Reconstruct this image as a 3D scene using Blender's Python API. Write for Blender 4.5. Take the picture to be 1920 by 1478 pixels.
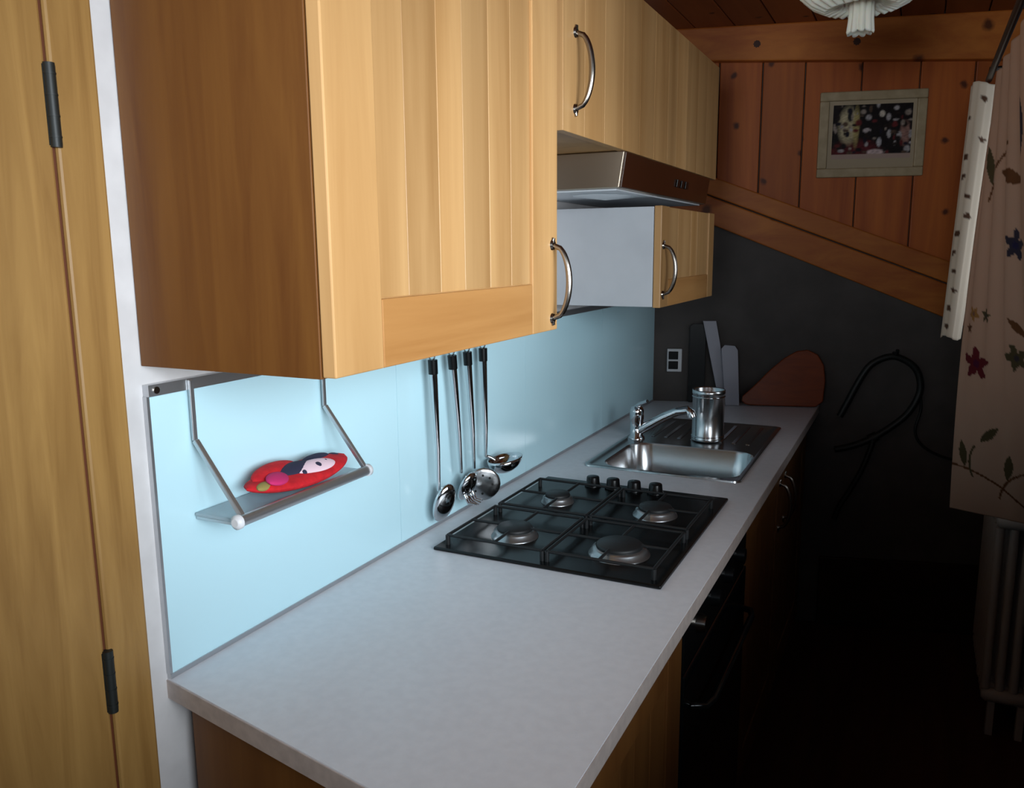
import bpy, bmesh, math, random
from mathutils import Vector, Matrix

# ------------------------------------------------------------------ camera, light, exposure
scene = bpy.context.scene
for o in list(bpy.data.objects):
    bpy.data.objects.remove(o)
col = scene.collection
random.seed(7)

CAM = Vector((0.9314, -0.7616, 1.5033))
YAW, PITCH, ROLL, FPX = 0.457, -0.1735, -0.0085, 1538.83
f0 = Vector((-math.sin(YAW), math.cos(YAW), 0))
r0 = Vector((math.cos(YAW), math.sin(YAW), 0))
u0 = Vector((0, 0, 1))
fw = f0 * math.cos(PITCH) + u0 * math.sin(PITCH)
up = -f0 * math.sin(PITCH) + u0 * math.cos(PITCH)
RT = r0 * math.cos(ROLL) + up * math.sin(ROLL)
UP = -r0 * math.sin(ROLL) + up * math.cos(ROLL)
cd = bpy.data.cameras.new('camera')
cd.sensor_fit = 'HORIZONTAL'
cd.sensor_width = 36.0
cd.lens = FPX / 1920 * 36.0
cd.clip_start = 0.02
cam = bpy.data.objects.new('camera', cd)
m3 = Matrix((RT, UP, -fw)).transposed()
cam.matrix_world = Matrix.Translation(CAM) @ m3.to_4x4()
col.objects.link(cam)
scene.camera = cam

world = bpy.data.worlds.new('world')
scene.world = world
world.use_nodes = True
bg = world.node_tree.nodes['Background']
bg.inputs[0].default_value = (0.62, 0.78, 1.0, 1)
bg.inputs[1].default_value = 0.6

scene.view_settings.view_transform = 'Standard'
scene.view_settings.look = 'None'
scene.view_settings.gamma = 1.0
scene.view_settings.use_curve_mapping = False
scene.view_settings.exposure = 0.0


def daylight(name, loc, sy, sz, power, spread, tilt=0.0, turn=0.0):
    """sky light through the right-hand windows, also the added fill behind the viewer"""
    ld = bpy.data.lights.new(name, 'AREA')
    ld.shape = 'RECTANGLE'
    ld.size, ld.size_y = sy, sz
    ld.energy = power
    ld.color = (0.86, 0.94, 1.0)
    ld.spread = math.radians(spread)
    o = bpy.data.objects.new(name, ld)
    # local -Z of the lamp looks along -X of the room
    zax = Vector((math.cos(tilt) * math.cos(turn), math.cos(tilt) * math.sin(turn), math.sin(tilt))).normalized()
    xax = Vector((0, 0, 1)).cross(zax).normalized()
    yax = zax.cross(xax)
    o.matrix_world = Matrix.Translation(loc) @ Matrix((xax, yax, zax)).transposed().to_4x4()
    col.objects.link(o)
    return o


WR = 1.36            # right wall
WIN1 = (-1.15, 0.45, 1.18, 1.92)     # y0 y1 z0 z1
WIN2 = (1.30, 1.84, 1.20, 1.92)
daylight('daylight_and_fill', (WR + 0.27, (WIN1[0] + WIN1[1]) / 2, (WIN1[2] + WIN1[3]) / 2), 1.55, 0.70, 15.0, 74, 0.03, -0.60)
daylight('daylight_and_fill', (WR + 0.27, (WIN2[0] + WIN2[1]) / 2, (WIN2[2] + WIN2[3]) / 2), 0.5, 0.7, 1.6, 90)
FILL_WIN = (0.25, 1.15, 1.35, 2.10)      # x0 x1 z0 z1, unseen opening added behind the viewer to brighten the far end
daylight('daylight_and_fill', ((FILL_WIN[0] + FILL_WIN[1]) / 2, -2.36, (FILL_WIN[2] + FILL_WIN[3]) / 2), 0.88, 0.72, 4.0, 46, -0.19, -math.pi / 2)  # added fill light for back wall, curtain and ceiling lamp

# ------------------------------------------------------------------ helpers


class MB:
    def __init__(self):
        self.v, self.f, self.s = [], [], []

    def add(self, vs, fs, smooth=False):
        n = len(self.v)
        self.v += [tuple(p) for p in vs]
        self.f += [tuple(i + n for i in q) for q in fs]
        self.s += [smooth] * len(fs)
        return self

    def box(self, x0, x1, y0, y1, z0, z1):
        vs = [(x, y, z) for x in (x0, x1) for y in (y0, y1) for z in (z0, z1)]
        return self.add(vs, [(0, 1, 3, 2), (4, 6, 7, 5), (0, 4, 5, 1), (2, 3, 7, 6), (0, 2, 6, 4), (1, 5, 7, 3)])

    def obox(self, o, a, b, c):
        """box from corner o along the vectors a, b, c"""
        o, a, b, c = map(Vector, (o, a, b, c))
        vs = [o + a * i + b * j + c * k for i in (0, 1) for j in (0, 1) for k in (0, 1)]
        return self.add(vs, [(0, 1, 3, 2), (4, 6, 7, 5), (0, 4, 5, 1), (2, 3, 7, 6), (0, 2, 6, 4), (1, 5, 7, 3)])

    def prism(self, poly, d):
        """closed outline (3D points) pushed along the vector d"""
        poly = [Vector(p) for p in poly]
        d = Vector(d)
        n = len(poly)
        fs = [tuple(range(n - 1, -1, -1)), tuple(range(n, 2 * n))]
        fs += [(i, (i + 1) % n, (i + 1) % n + n, i + n) for i in range(n)]
        return self.add(poly + [p + d for p in poly], fs)

    def tube(self, pts, r, n=12, cap=True, flat=1.0, side=None):
        pts = [Vector(p) for p in pts]
        k = len(pts)
        rs = r if isinstance(r, (list, tuple)) else [r] * k
        vs = []
        nrm = None
        for i, p in enumerate(pts):
            t = (pts[min(i + 1, k - 1)] - pts[max(i - 1, 0)]).normalized()
            if nrm is None:
                h = Vector(side) if side is not None else (Vector((0, 0, 1)) if abs(t.z) < 0.9 else Vector((1, 0, 0)))
                nrm = (h - t * h.dot(t)).normalized()
            else:
                nrm = (nrm - t * nrm.dot(t)).normalized()
            b = t.cross(nrm)
            for j in range(n):
                a = 2 * math.pi * j / n
                vs.append(p + (nrm * math.cos(a) + b * math.sin(a) * flat) * rs[i])
        fs = [(i * n + j, i * n + (j + 1) % n, (i + 1) * n + (j + 1) % n, (i + 1) * n + j) for i in range(k - 1) for j in range(n)]
        self.add(vs, fs, True)
        if cap:
            self.add(vs[:n], [tuple(range(n - 1, -1, -1))])
            self.add(vs[-n:], [tuple(range(n))])
        return self

    def lathe(self, c, prof, n=32, smooth=True):
        """profile of (radius, height) turned about the vertical through c"""
        c = Vector(c)
        vs = [c + Vector((r * math.cos(2 * math.pi * j / n), r * math.sin(2 * math.pi * j / n), h)) for r, h in prof for j in range(n)]
        fs = [(i * n + j, i * n + (j + 1) % n, (i + 1) * n + (j + 1) % n, (i + 1) * n + j) for i in range(len(prof) - 1) for j in range(n)]
        return self.add(vs, fs, smooth)

    def grid(self, pts, smooth=True):
        """rows of points"""
        r, c = len(pts), len(pts[0])
        return self.add([p for row in pts for p in row],
                        [(i * c + j, i * c + j + 1, (i + 1) * c + j + 1, (i + 1) * c + j) for i in range(r - 1) for j in range(c - 1)], smooth)

    def mesh(self, name, mat):
        me = bpy.data.meshes.new(name)
        me.from_pydata(self.v, [], self.f)
        me.polygons.foreach_set('use_smooth', self.s)
        me.materials.append(mat)
        me.update()
        return me

    def build(self, name, mat, parent=None, bevel=0.0, origin=None, seg=2):
        bm = bmesh.new()
        me = self.mesh(name, mat)
        bm.from_mesh(me)
        bmesh.ops.recalc_face_normals(bm, faces=bm.faces)
        bm.to_mesh(me)
        bm.free()
        o = bpy.data.objects.new(name, me)
        col.objects.link(o)
        if origin is None and parent is None:
            xs = [p[0] for p in self.v]; ys = [p[1] for p in self.v]; zs = [p[2] for p in self.v]
            origin = ((min(xs) + max(xs)) / 2, (min(ys) + max(ys)) / 2, min(zs))
        if parent is not None:
            o.parent = parent
            off = world_of(parent)
        else:
            off = Vector(origin)
            o.location = off
        if off.length:
            me.transform(Matrix.Translation(-off))
        WPOS[o.name] = off
        if bevel:
            b = o.modifiers.new('bevel', 'BEVEL')
            b.width = bevel
            b.segments = seg
            b.limit_method = 'ANGLE'
        return o


WPOS = {}


def world_of(o):
    return WPOS[o.name].copy()


def tag(o, label, cat, group=None):
    o['label'] = label
    o['category'] = cat
    if group:
        o['group'] = group
    return o


def thing(name, loc, label, cat, group=None):
    o = bpy.data.objects.new(name, None)
    o.empty_display_size = 0.05
    o.location = loc
    col.objects.link(o)
    WPOS[o.name] = Vector(loc)
    return tag(o, label, cat, group)


def struct(o):
    o['kind'] = 'structure'
    return o


def share(src, name, parent, delta):
    """another piece with the same mesh, moved by delta"""
    c = src.copy()
    c.name = name
    col.objects.link(c)
    c.parent = parent
    c.location = Vector(src.location) + Vector(delta)
    WPOS[c.name] = WPOS[src.name]
    return c


# ------------------------------------------------------------------ materials
def mat(name, color, rough=0.5, metal=0.0, spec=0.5, **kw):
    m = bpy.data.materials.new(name)
    m.use_nodes = True
    b = m.node_tree.nodes['Principled BSDF']
    b.inputs['Base Color'].default_value = (*color, 1)
    b.inputs['Roughness'].default_value = rough
    b.inputs['Metallic'].default_value = metal
    b.inputs['Specular IOR Level'].default_value = spec
    for k, v in kw.items():
        b.inputs[k.replace('_', ' ')].default_value = v
    return m


def nodes_of(m):
    return m.node_tree.nodes, m.node_tree.links, m.node_tree.nodes['Principled BSDF']


def srgb(r, g, b):
    f = lambda c: (c / 255 / 12.92) if c / 255 <= 0.04045 else ((c / 255 + 0.055) / 1.055) ** 2.4
    return (f(r), f(g), f(b))


def wood(name, dark, light, stretch=(1, 1, 1), scale=14.0, rough=0.45, knots=None, kplane='Z', vary=0.18, bump=0.05, pores=0.0, spec=0.4):
    """grain: noise drawn out along one axis; each piece gets its own shade and offset"""
    m = mat(name, light, rough, spec=spec)
    N, L, B = nodes_of(m)
    tc = N.new('ShaderNodeTexCoord')
    info = N.new('ShaderNodeObjectInfo')
    add = N.new('ShaderNodeVectorMath'); add.operation = 'ADD'
    mul = N.new('ShaderNodeVectorMath'); mul.operation = 'SCALE'
    comb = N.new('ShaderNodeCombineXYZ')
    for i in range(3):
        L.new(info.outputs['Random'], comb.inputs[i])
    L.new(comb.outputs[0], mul.inputs[0]); mul.inputs['Scale'].default_value = 7.3
    L.new(tc.outputs['Object'], add.inputs[0]); L.new(mul.outputs[0], add.inputs[1])
    mp = N.new('ShaderNodeMapping'); mp.inputs['Scale'].default_value = stretch
    L.new(add.outputs[0], mp.inputs[0])
    n1 = N.new('ShaderNodeTexNoise')
    n1.inputs['Scale'].default_value = scale; n1.inputs['Detail'].default_value = 6
    n1.inputs['Roughness'].default_value = 0.6; n1.inputs['Distortion'].default_value = 0.6
    L.new(mp.outputs[0], n1.inputs['Vector'])
    rp = N.new('ShaderNodeValToRGB')
    rp.color_ramp.elements[0].position = 0.32; rp.color_ramp.elements[0].color = (*dark, 1)
    rp.color_ramp.elements[1].position = 0.68; rp.color_ramp.elements[1].color = (*light, 1)
    L.new(n1.outputs['Fac'], rp.inputs[0])
    hs = N.new('ShaderNodeHueSaturation')
    mr = N.new('ShaderNodeMapRange')
    mr.inputs['To Min'].default_value = 1 - vary; mr.inputs['To Max'].default_value = 1 + vary
    L.new(info.outputs['Random'], mr.inputs['Value']); L.new(mr.outputs[0], hs.inputs['Value'])
    L.new(rp.outputs[0], hs.inputs['Color'])
    out = hs.outputs[0]
    if knots:
        vo = N.new('ShaderNodeTexVoronoi'); vo.inputs['Scale'].default_value = knots
        vo.inputs['Randomness'].default_value = 1.0
        vo.voronoi_dimensions = '2D'
        sp = N.new('ShaderNodeSeparateXYZ'); cb = N.new('ShaderNodeCombineXYZ')
        nz = N.new('ShaderNodeTexNoise'); nz.inputs['Scale'].default_value = 30.0
        ad = N.new('ShaderNodeVectorMath'); ad.operation = 'MULTIPLY_ADD'
        L.new(tc.outputs['Object'], nz.inputs['Vector'])
        L.new(nz.outputs['Color'], ad.inputs[0]); ad.inputs[1].default_value = (.02, .02, .02); L.new(add.outputs[0], ad.inputs[2])
        L.new(ad.outputs[0], sp.inputs[0]); L.new(sp.outputs['X'], cb.inputs[0]); L.new(sp.outputs[kplane], cb.inputs[1])
        L.new(cb.outputs[0], vo.inputs['Vector'])
        kr = N.new('ShaderNodeValToRGB')
        kr.color_ramp.elements[0].position = 0.03; kr.color_ramp.elements[0].color = (1, 1, 1, 1)
        kr.color_ramp.elements[1].position = 0.075; kr.color_ramp.elements[1].color = (0, 0, 0, 1)
        L.new(vo.outputs['Distance'], kr.inputs[0])
        mx = N.new('ShaderNodeMix'); mx.data_type = 'RGBA'
        L.new(kr.outputs[0], mx.inputs[0]); L.new(out, mx.inputs[6])
        mx.inputs[7].default_value = (dark[0] * 0.3, dark[1] * 0.3, dark[2] * 0.3, 1)
        out = mx.outputs[2]
    L.new(out, B.inputs['Base Color'])
    if bump:
        bp = N.new('ShaderNodeBump'); bp.inputs['Strength'].default_value = bump; bp.inputs['Distance'].default_value = 0.01
        L.new(n1.outputs['Fac'], bp.inputs['Height']); L.new(bp.outputs[0], B.inputs['Normal'])
    return m


def mottled(name, c1, c2, scale, rough=0.5, bump=0.0, spec=0.5, metal=0.0):
    m = mat(name, c1, rough, metal, spec)
    N, L, B = nodes_of(m)
    tc = N.new('ShaderNodeTexCoord')
    n = N.new('ShaderNodeTexNoise'); n.inputs['Scale'].default_value = scale; n.inputs['Detail'].default_value = 5
    L.new(tc.outputs['Object'], n.inputs['Vector'])
    rp = N.new('ShaderNodeValToRGB')
    rp.color_ramp.elements[0].position = 0.35; rp.color_ramp.elements[0].color = (*c1, 1)
    rp.color_ramp.elements[1].position = 0.65; rp.color_ramp.elements[1].color = (*c2, 1)
    L.new(n.outputs['Fac'], rp.inputs[0]); L.new(rp.outputs[0], B.inputs['Base Color'])
    if bump:
        bp = N.new('ShaderNodeBump'); bp.inputs['Strength'].default_value = bump; bp.inputs['Distance'].default_value = 0.004
        L.new(n.outputs['Fac'], bp.inputs['Height']); L.new(bp.outputs[0], B.inputs['Normal'])
    return m


def painted(name, rough=0.8, subsurf=False, translucent=0.0):
    """cloth or paper whose printed colours are stored on the mesh"""
    m = mat(name, (1, 1, 1), rough, spec=0.2)
    N, L, B = nodes_of(m)
    at = N.new('ShaderNodeAttribute'); at.attribute_name = 'print'
    L.new(at.outputs['Color'], B.inputs['Base Color'])
    if translucent:
        tr = N.new('ShaderNodeBsdfTranslucent'); mx = N.new('ShaderNodeMixShader')
        L.new(at.outputs['Color'], tr.inputs[0])
        mx.inputs[0].default_value = translucent
        L.new(B.outputs[0], mx.inputs[1]); L.new(tr.outputs[0], mx.inputs[2])
        L.new(mx.outputs[0], N['Material Output'].inputs[0])
    return m


VZ = (1, 1, 0.07)      # grain up
VY = (1, 0.07, 1)
VX = (0.07, 1, 1)
BIRCH_D, BIRCH_L = (0.37, 0.19, 0.066), (0.565, 0.33, 0.14)
M = {}
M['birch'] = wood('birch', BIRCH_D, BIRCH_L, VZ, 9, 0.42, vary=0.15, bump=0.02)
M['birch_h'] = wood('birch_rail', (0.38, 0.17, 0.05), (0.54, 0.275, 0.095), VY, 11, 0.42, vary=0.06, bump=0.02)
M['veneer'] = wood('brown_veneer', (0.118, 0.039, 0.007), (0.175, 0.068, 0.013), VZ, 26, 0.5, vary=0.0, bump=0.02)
M['front_shade'] = wood('shade_brown_front', (0.115, 0.040, 0.008), (0.165, 0.066, 0.015), VZ, 18, 0.5, vary=0.08, bump=0.02)  # brown in place of birch, darkened to deepen the shade on the base fronts
M['oak'] = wood('oak_door', (0.23, 0.115, 0.03), (0.36, 0.20, 0.06), VZ, 30, 0.45, vary=0.05, bump=0.05)
M['oak_gap'] = mat('oak_red_gap', (0.10, 0.025, 0.006), 0.6)
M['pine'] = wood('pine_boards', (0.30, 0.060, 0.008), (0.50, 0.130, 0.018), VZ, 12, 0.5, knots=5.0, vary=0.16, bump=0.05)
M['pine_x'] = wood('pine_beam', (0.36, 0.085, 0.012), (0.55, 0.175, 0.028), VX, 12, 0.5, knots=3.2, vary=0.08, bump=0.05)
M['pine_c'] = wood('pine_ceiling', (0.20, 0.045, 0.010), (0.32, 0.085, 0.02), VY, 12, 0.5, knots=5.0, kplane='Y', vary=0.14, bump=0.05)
M['knot'] = mat('knot', (0.05, 0.012, 0.004), 0.6)
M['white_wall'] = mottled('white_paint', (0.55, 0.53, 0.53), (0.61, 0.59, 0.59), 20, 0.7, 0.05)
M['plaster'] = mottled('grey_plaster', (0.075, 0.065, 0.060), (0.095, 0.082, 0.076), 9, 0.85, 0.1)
M['floor'] = wood('dark_floor', (0.05, 0.018, 0.008), (0.085, 0.032, 0.014), VY, 16, 0.5, vary=0.0)
M['skirting'] = wood('dark_skirting', (0.03, 0.014, 0.007), (0.05, 0.02, 0.01), VX, 16, 0.5, vary=0.0)
M['laminate'] = mottled('pale_laminate', (0.70, 0.70, 0.74), (0.74, 0.74, 0.78), 60, 0.34, spec=0.4)
M['laminate_edge'] = mottled('laminate_edge', (0.42, 0.35, 0.32), (0.50, 0.42, 0.38), 60, 0.5)
M['glass_blue'] = mat('pale_blue_glass', (0.52, 0.76, 0.84), 0.16, spec=0.35)
M['alu'] = mat('aluminium', (0.55, 0.56, 0.58), 0.35, 0.9)
M['steel'] = mat('stainless_steel', (0.56, 0.57, 0.58), 0.22, 1.0)
M['burner'] = mat('burner_alloy', (0.34, 0.35, 0.36), 0.30, 0.9)
M['chrome'] = mat('polished_steel', (0.62, 0.63, 0.65), 0.09, 1.0)
M['nickel'] = mat('dark_nickel', (0.30, 0.27, 0.24), 0.22, 1.0)
M['black'] = mat('black_enamel', (0.004, 0.0045, 0.005), 0.26, spec=0.28)
M['blackglass'] = mat('black_glass', (0.004, 0.005, 0.006), 0.08, spec=0.5)
M['iron'] = mat('cast_iron', (0.010, 0.011, 0.012), 0.5, spec=0.4)
M['rubber'] = mat('black_rubber', (0.008, 0.010, 0.009), 0.5)
M['white_lam'] = mottled('white_melamine', (0.44, 0.455, 0.48), (0.48, 0.495, 0.52), 8, 0.45)
M['white_pl'] = mat('white_plastic', (0.70, 0.70, 0.72), 0.4)
M['mat_pl'] = mat('milky_plastic', (0.36, 0.35, 0.40), 0.4)
M['hoodmetal'] = mat('brushed_hood_metal', (0.42, 0.34, 0.26), 0.34, 0.85)
M['hoodunder'] = mat('hood_underside', (0.62, 0.66, 0.70), 0.4, 0.2)
M['hoodpanel'] = mat('dark_brown_panel', (0.035, 0.012, 0.006), 0.18, spec=0.5)
M['frost'] = mat('frosted_glass_shelf', (0.60, 0.72, 0.78), 0.3, Transmission_Weight=0.55, Alpha=1.0)
M['red'] = mottled('red_felt', (0.42, 0.004, 0.012), (0.62, 0.009, 0.016), 60, 0.9, 0.3)
M['magenta'] = mat('magenta_felt', (0.55, 0.02, 0.14), 0.9)
M['navy'] = mat('navy_felt', (0.02, 0.02, 0.05), 0.9)
M['pinkwhite'] = mat('pale_pink_felt', (0.82, 0.60, 0.68), 0.9)
M['olive'] = mat('olive_felt', (0.30, 0.24, 0.07), 0.9)
M['orange_wood'] = wood('orange_board', (0.17, 0.026, 0.003), (0.27, 0.048, 0.005), VX, 20, 0.4, vary=0.0)
M['frame'] = mottled('grey_frame', (0.36, 0.27, 0.15), (0.44, 0.335, 0.20), 30, 0.5)
M['mat_board'] = mat('mount_board', (0.42, 0.33, 0.22), 0.8)
M['print'] = painted('photo_print', 0.35)
M['radiator'] = mat('radiator_enamel', (0.36, 0.34, 0.32), 0.4)
M['curtain'] = painted('printed_curtain', 0.9, translucent=0.25)
M['rod'] = mat('dark_rod', (0.015, 0.012, 0.010), 0.35, 0.4)
M['opal'] = mat('opal_glass', (0.92, 0.89, 0.78), 0.25, spec=0.5, Subsurface_Weight=0.2)
pane_m = bpy.data.materials.new('window_glass')
pane_m.use_nodes = True
_n, _l = pane_m.node_tree.nodes, pane_m.node_tree.links
_t = _n.new('ShaderNodeBsdfTransparent'); _g = _n.new('ShaderNodeBsdfGlossy'); _x = _n.new('ShaderNodeMixShader')
_g.inputs['Roughness'].default_value = 0.02; _x.inputs[0].default_value = 0.06
_l.new(_t.outputs[0], _x.inputs[1]); _l.new(_g.outputs[0], _x.inputs[2]); _l.new(_x.outputs[0], _n['Material Output'].inputs[0])
M['pane'] = pane_m

# ------------------------------------------------------------------ room shell
CT = 0.90                    # worktop height
CEIL = 2.29
YB0, TB = 2.42, 0.27         # back wall: y = YB0 + TB * x
YF = -2.1                    # wall behind the camera
NB = Vector((TB, -1, 0)).normalized()      # back wall normal, into the room
SB = Vector((1, TB, 0)).normalized()


def bw(x, z, off=0.0):
    """point on the back wall, moved off it into the room"""
    return Vector((x, YB0 + TB * x, z)) + NB * off


struct(MB().box(-0.15, WR + 0.3, YF - 0.1, 3.1, -0.08, 0.0).build('floor', M['floor']))

wl = MB().box(-0.12, 0.0, YF - 0.1, 2.55, 0.0, CEIL + 0.06)
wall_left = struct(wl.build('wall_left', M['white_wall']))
wf_ = MB()
for (p, q, r, s) in ((-.12, FILL_WIN[0], 0, CEIL + .06), (FILL_WIN[1], WR + .3, 0, CEIL + .06), (FILL_WIN[0], FILL_WIN[1], 0, FILL_WIN[2]), (FILL_WIN[0], FILL_WIN[1], FILL_WIN[3], CEIL + .06)):
    wf_.box(p, q, YF - .22, YF, r, s)
struct(wf_.build('wall_front', M['plaster']))
fr = MB()
p, q, r, s = FILL_WIN
fr.box(p, q, YF - .18, YF - .13, r, r + .05).box(p, q, YF - .18, YF - .13, s - .05, s)
fr.box(p, p + .05, YF - .18, YF - .13, r + .05, s - .05).box(q - .05, q, YF - .18, YF - .13, r + .05, s - .05)
w3 = struct(fr.build('window_3', M['white_pl']))  # unseen window, added only as an opening for the fill light
MB().box(p + .05, q - .05, YF - .158, YF - .154, r + .05, s - .05).build('pane', M['pane'], w3)

# right wall with two window openings
wr = MB()
X0, X1 = WR, WR + 0.24
ya, yb = YF, 3.0
for (p, q, r, s) in ((ya, WIN1[0], 0, CEIL + .06), (WIN1[1], WIN2[0], 0, CEIL + .06), (WIN2[1], yb, 0, CEIL + .06),
                     (WIN1[0], WIN1[1], 0, WIN1[2]), (WIN1[0], WIN1[1], WIN1[3], CEIL + .06),
                     (WIN2[0], WIN2[1], 0, WIN2[2]), (WIN2[0], WIN2[1], WIN2[3], CEIL + .06)):
    wr.box(X0, X1, p, q, r, s)
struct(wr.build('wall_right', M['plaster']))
for i, (p, q, r, s) in enumerate((WIN1, WIN2)):
    fr = MB()
    t = 0.05
    xa, xb = WR + 0.15, WR + 0.20
    fr.box(xa, xb, p, q, r, r + t).box(xa, xb, p, q, s - t, s)
    fr.box(xa, xb, p, p + t, r + t, s - t).box(xa, xb, q - t, q, r + t, s - t)
    if i == 0:
        fr.box(xa, xb, (p + q) / 2 - .03, (p + q) / 2 + .03, r + t, s - t)
    w = struct(fr.build('window_%d' % (i + 1), M['white_pl']))
    if i == 0:
        md = (p + q) / 2
        MB().box(xa + .02, xa + .024, p + t, md - .03, r + t, s - t).build('pane', M['pane'], w)
        MB().box(xa + .02, xa + .024, md + .03, q - t, r + t, s - t).build('pane', M['pane'], w)
    else:
        MB().box(xa + .02, xa + .024, p + t, q - t, r + t, s - t).build('pane', M['pane'], w)

# ceiling: boards running away from the viewer
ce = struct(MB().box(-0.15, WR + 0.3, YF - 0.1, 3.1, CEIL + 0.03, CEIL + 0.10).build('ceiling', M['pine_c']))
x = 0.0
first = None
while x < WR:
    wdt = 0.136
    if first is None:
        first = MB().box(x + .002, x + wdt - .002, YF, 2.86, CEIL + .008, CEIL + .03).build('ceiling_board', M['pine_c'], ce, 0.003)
    else:
        share(first, 'ceiling_board', ce, (x, 0, 0))
    x += wdt

# back wall: grey plaster below, pine boards above a slanting double trim
pb = MB().prism([bw(-.12, 0, -.14), bw(WR + .2, 0, -.14), bw(WR + .2, 0, 0), bw(-.12, 0, 0)], (0, 0, CEIL + .06))
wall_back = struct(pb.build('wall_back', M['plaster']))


def diag(x, k):
    """height of the slanting trim's three lines at x"""
    a = ((.218, 1.764), (.222, 1.690), (.226, 1.584))[k]
    b = ((1.022, 1.45), (1.015, 1.372), (1.047, 1.234))[k]
    return a[1] + (b[1] - a[1]) * (x - a[0]) / (b[0] - a[0])


def beam_lo(x):
    return 2.181 - (x - .205) * .044


edges = [-.02, .085, .213, .363, .508, .697, .886, 1.06, 1.22, WR + .04]
for a, b in zip(edges[:-1], edges[1:]):
    g = .0022
    poly = [bw(a + g, diag(a, 0) - .03), bw(b - g, diag(b, 0) - .03), bw(b - g, beam_lo(b) + .03), bw(a + g, beam_lo(a) + .03)]
    MB().prism(poly, NB * .016).build('wall_board', M['pine'], wall_back, 0.003)
a, b = -.02, WR + .03
bm_ = MB().prism([bw(a, beam_lo(a), .0), bw(b, beam_lo(b), .0), bw(b, CEIL + .01, .0), bw(a, CEIL + .01, .0)], NB * .055)
beam = struct(bm_.build('trim_1', M['pine_x'], bevel=.006))
for kx, kz in ((.335, 2.232), (.665, 2.222)):
    c_ = bw(kx, kz, .0545)
    MB().add([c_ + NB * .0012] + [c_ + NB * .0008 + (SB * math.cos(k * math.pi / 9) + Vector((0, 0, 1)) * math.sin(k * math.pi / 9)) * (.0125 + .0015 * math.sin(3 * k)) for k in range(18)],
             [(0, 1 + k, 1 + (k + 1) % 18) for k in range(18)], True).build('knot', M['knot'], beam)
t1 = MB().prism([bw(a, diag(a, 1) + .002), bw(b, diag(b, 1) + .002), bw(b, diag(b, 0)), bw(a, diag(a, 0))], NB * .034)
struct(t1.build('trim_2', M['pine_x'], bevel=.005))
t2 = MB().prism([bw(a, diag(a, 2)), bw(b, diag(b, 2)), bw(b, diag(b, 1) - .002), bw(a, diag(a, 1) - .002)], NB * .024)
struct(t2.build('trim_3', M['pine_x'], bevel=.005))
sk = MB().prism([bw(.65, 0, 0), bw(WR, 0, 0), bw(WR, .285, 0), bw(.65, .285, 0)], NB * .02)
struct(sk.build('baseboard_back', M['skirting'], bevel=.004))

# door on the left: oak leaf and casing, two black hinges
door = struct(MB().box(0.0, 0.007, YF + .15, -0.099, 0.005, 2.15).build('door_1', M['oak'], bevel=.004))
MB().box(0.0, 0.009, -0.095, -0.032, 0.0, 2.2).build('door_casing', M['oak'], door, .004)
MB().box(0.0, 0.003, -0.100, -0.0945, 0.0, 2.15).build('rebate', M['oak_gap'], door)
for z0, z1 in ((1.627, 1.722), (0.903, 0.990)):
    h = MB()
    h.tube([(0.010, -0.0970, z0), (0.010, -0.0970, z1)], 0.0065, 12)
    for k in range(4):
        zz = z0 + (z1 - z0) * (k + .5) / 4
        h.tube([(0.010, -0.0970, zz - .001), (0.010, -0.0970, zz + .001)], 0.0072, 12)
    h.box(0.006, 0.0085, -0.104, -0.098, z0 + .002, z1 - .002)
    h.box(0.008, 0.0105, -0.096, -0.089, z0 + .002, z1 - .002)
    h.build('hinge', M['rubber'], door)

# ------------------------------------------------------------------ wall units


def bow_handle(parent, x, y, z0, z1, dy=0.0, out=0.034, name='handle', m=None):
    """bow handle standing on a front that faces +X"""
    m = m or M['nickel']
    pts = []
    n = 22
    for i in range(n + 1):
        t = i / n
        s = math.sin(math.pi * t) ** .38
        pts.append((x + out * s, y + dy * s, z0 + (z1 - z0) * t))
    h = MB().tube(pts, [.0048 + .0012 * math.sin(math.pi * i / n) for i in range(n + 1)], 10)
    for z in (z0, z1):
        h.tube([(x - .001, y, z), (x + .004, y, z)], [.0105, .0085], 14)
        sg = 1 if z == z1 else -1
        h.tube([(x, y, z + sg * .006), (x + .003, y, z + sg * .013)], [.006, .003], 10)
    return h.build(name, m, parent)


def framed_door(parent, x, y0, y1, z0, z1, stile=.085, rstile=None, rail=.085, staves=5, th=.02, toprail=True, seed=1, wm=None, wh=None):
    """solid-wood door facing +X: frame and a field of glued staves"""
    rnd = random.Random(seed)
    rstile = rstile or stile
    wm = wm or M['birch']
    wh = wh or M['birch_h']
    d = MB().box(x - th, x - .005, y0 + .004, y1 - .004, z0 + .004, z1 - .004).build('door', wm, parent)
    MB().box(x - th, x, y0, y0 + stile, z0, z1).build('stile', wm, d, .002)
    MB().box(x - th, x, y1 - rstile, y1, z0, z1).build('stile', wm, d, .002)
    MB().box(x - th, x - .0004, y0 + stile + .0006, y1 - rstile - .0006, z0, z0 + rail).build('rail', wh, d, .002)
    zt = z1
    if toprail:
        MB().box(x - th, x - .0004, y0 + stile + .0006, y1 - rstile - .0006, z1 - rail, z1).build('rail', wh, d, .002)
        zt = z1 - rail
    a, b = y0 + stile + .001, y1 - rstile - .004
    cuts = [0] + sorted((i + rnd.uniform(-.18, .18)) / staves for i in range(1, staves)) + [1]
    for p, q in zip(cuts[:-1], cuts[1:]):
        MB().box(x - th + .002, x - .0045, a + (b - a) * p + .0003, a + (b - a) * q - .0003, z0 + rail + .0008, zt - .001).build('stave', wm, d, .0008, seg=1)
    return d


XD = .327
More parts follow.
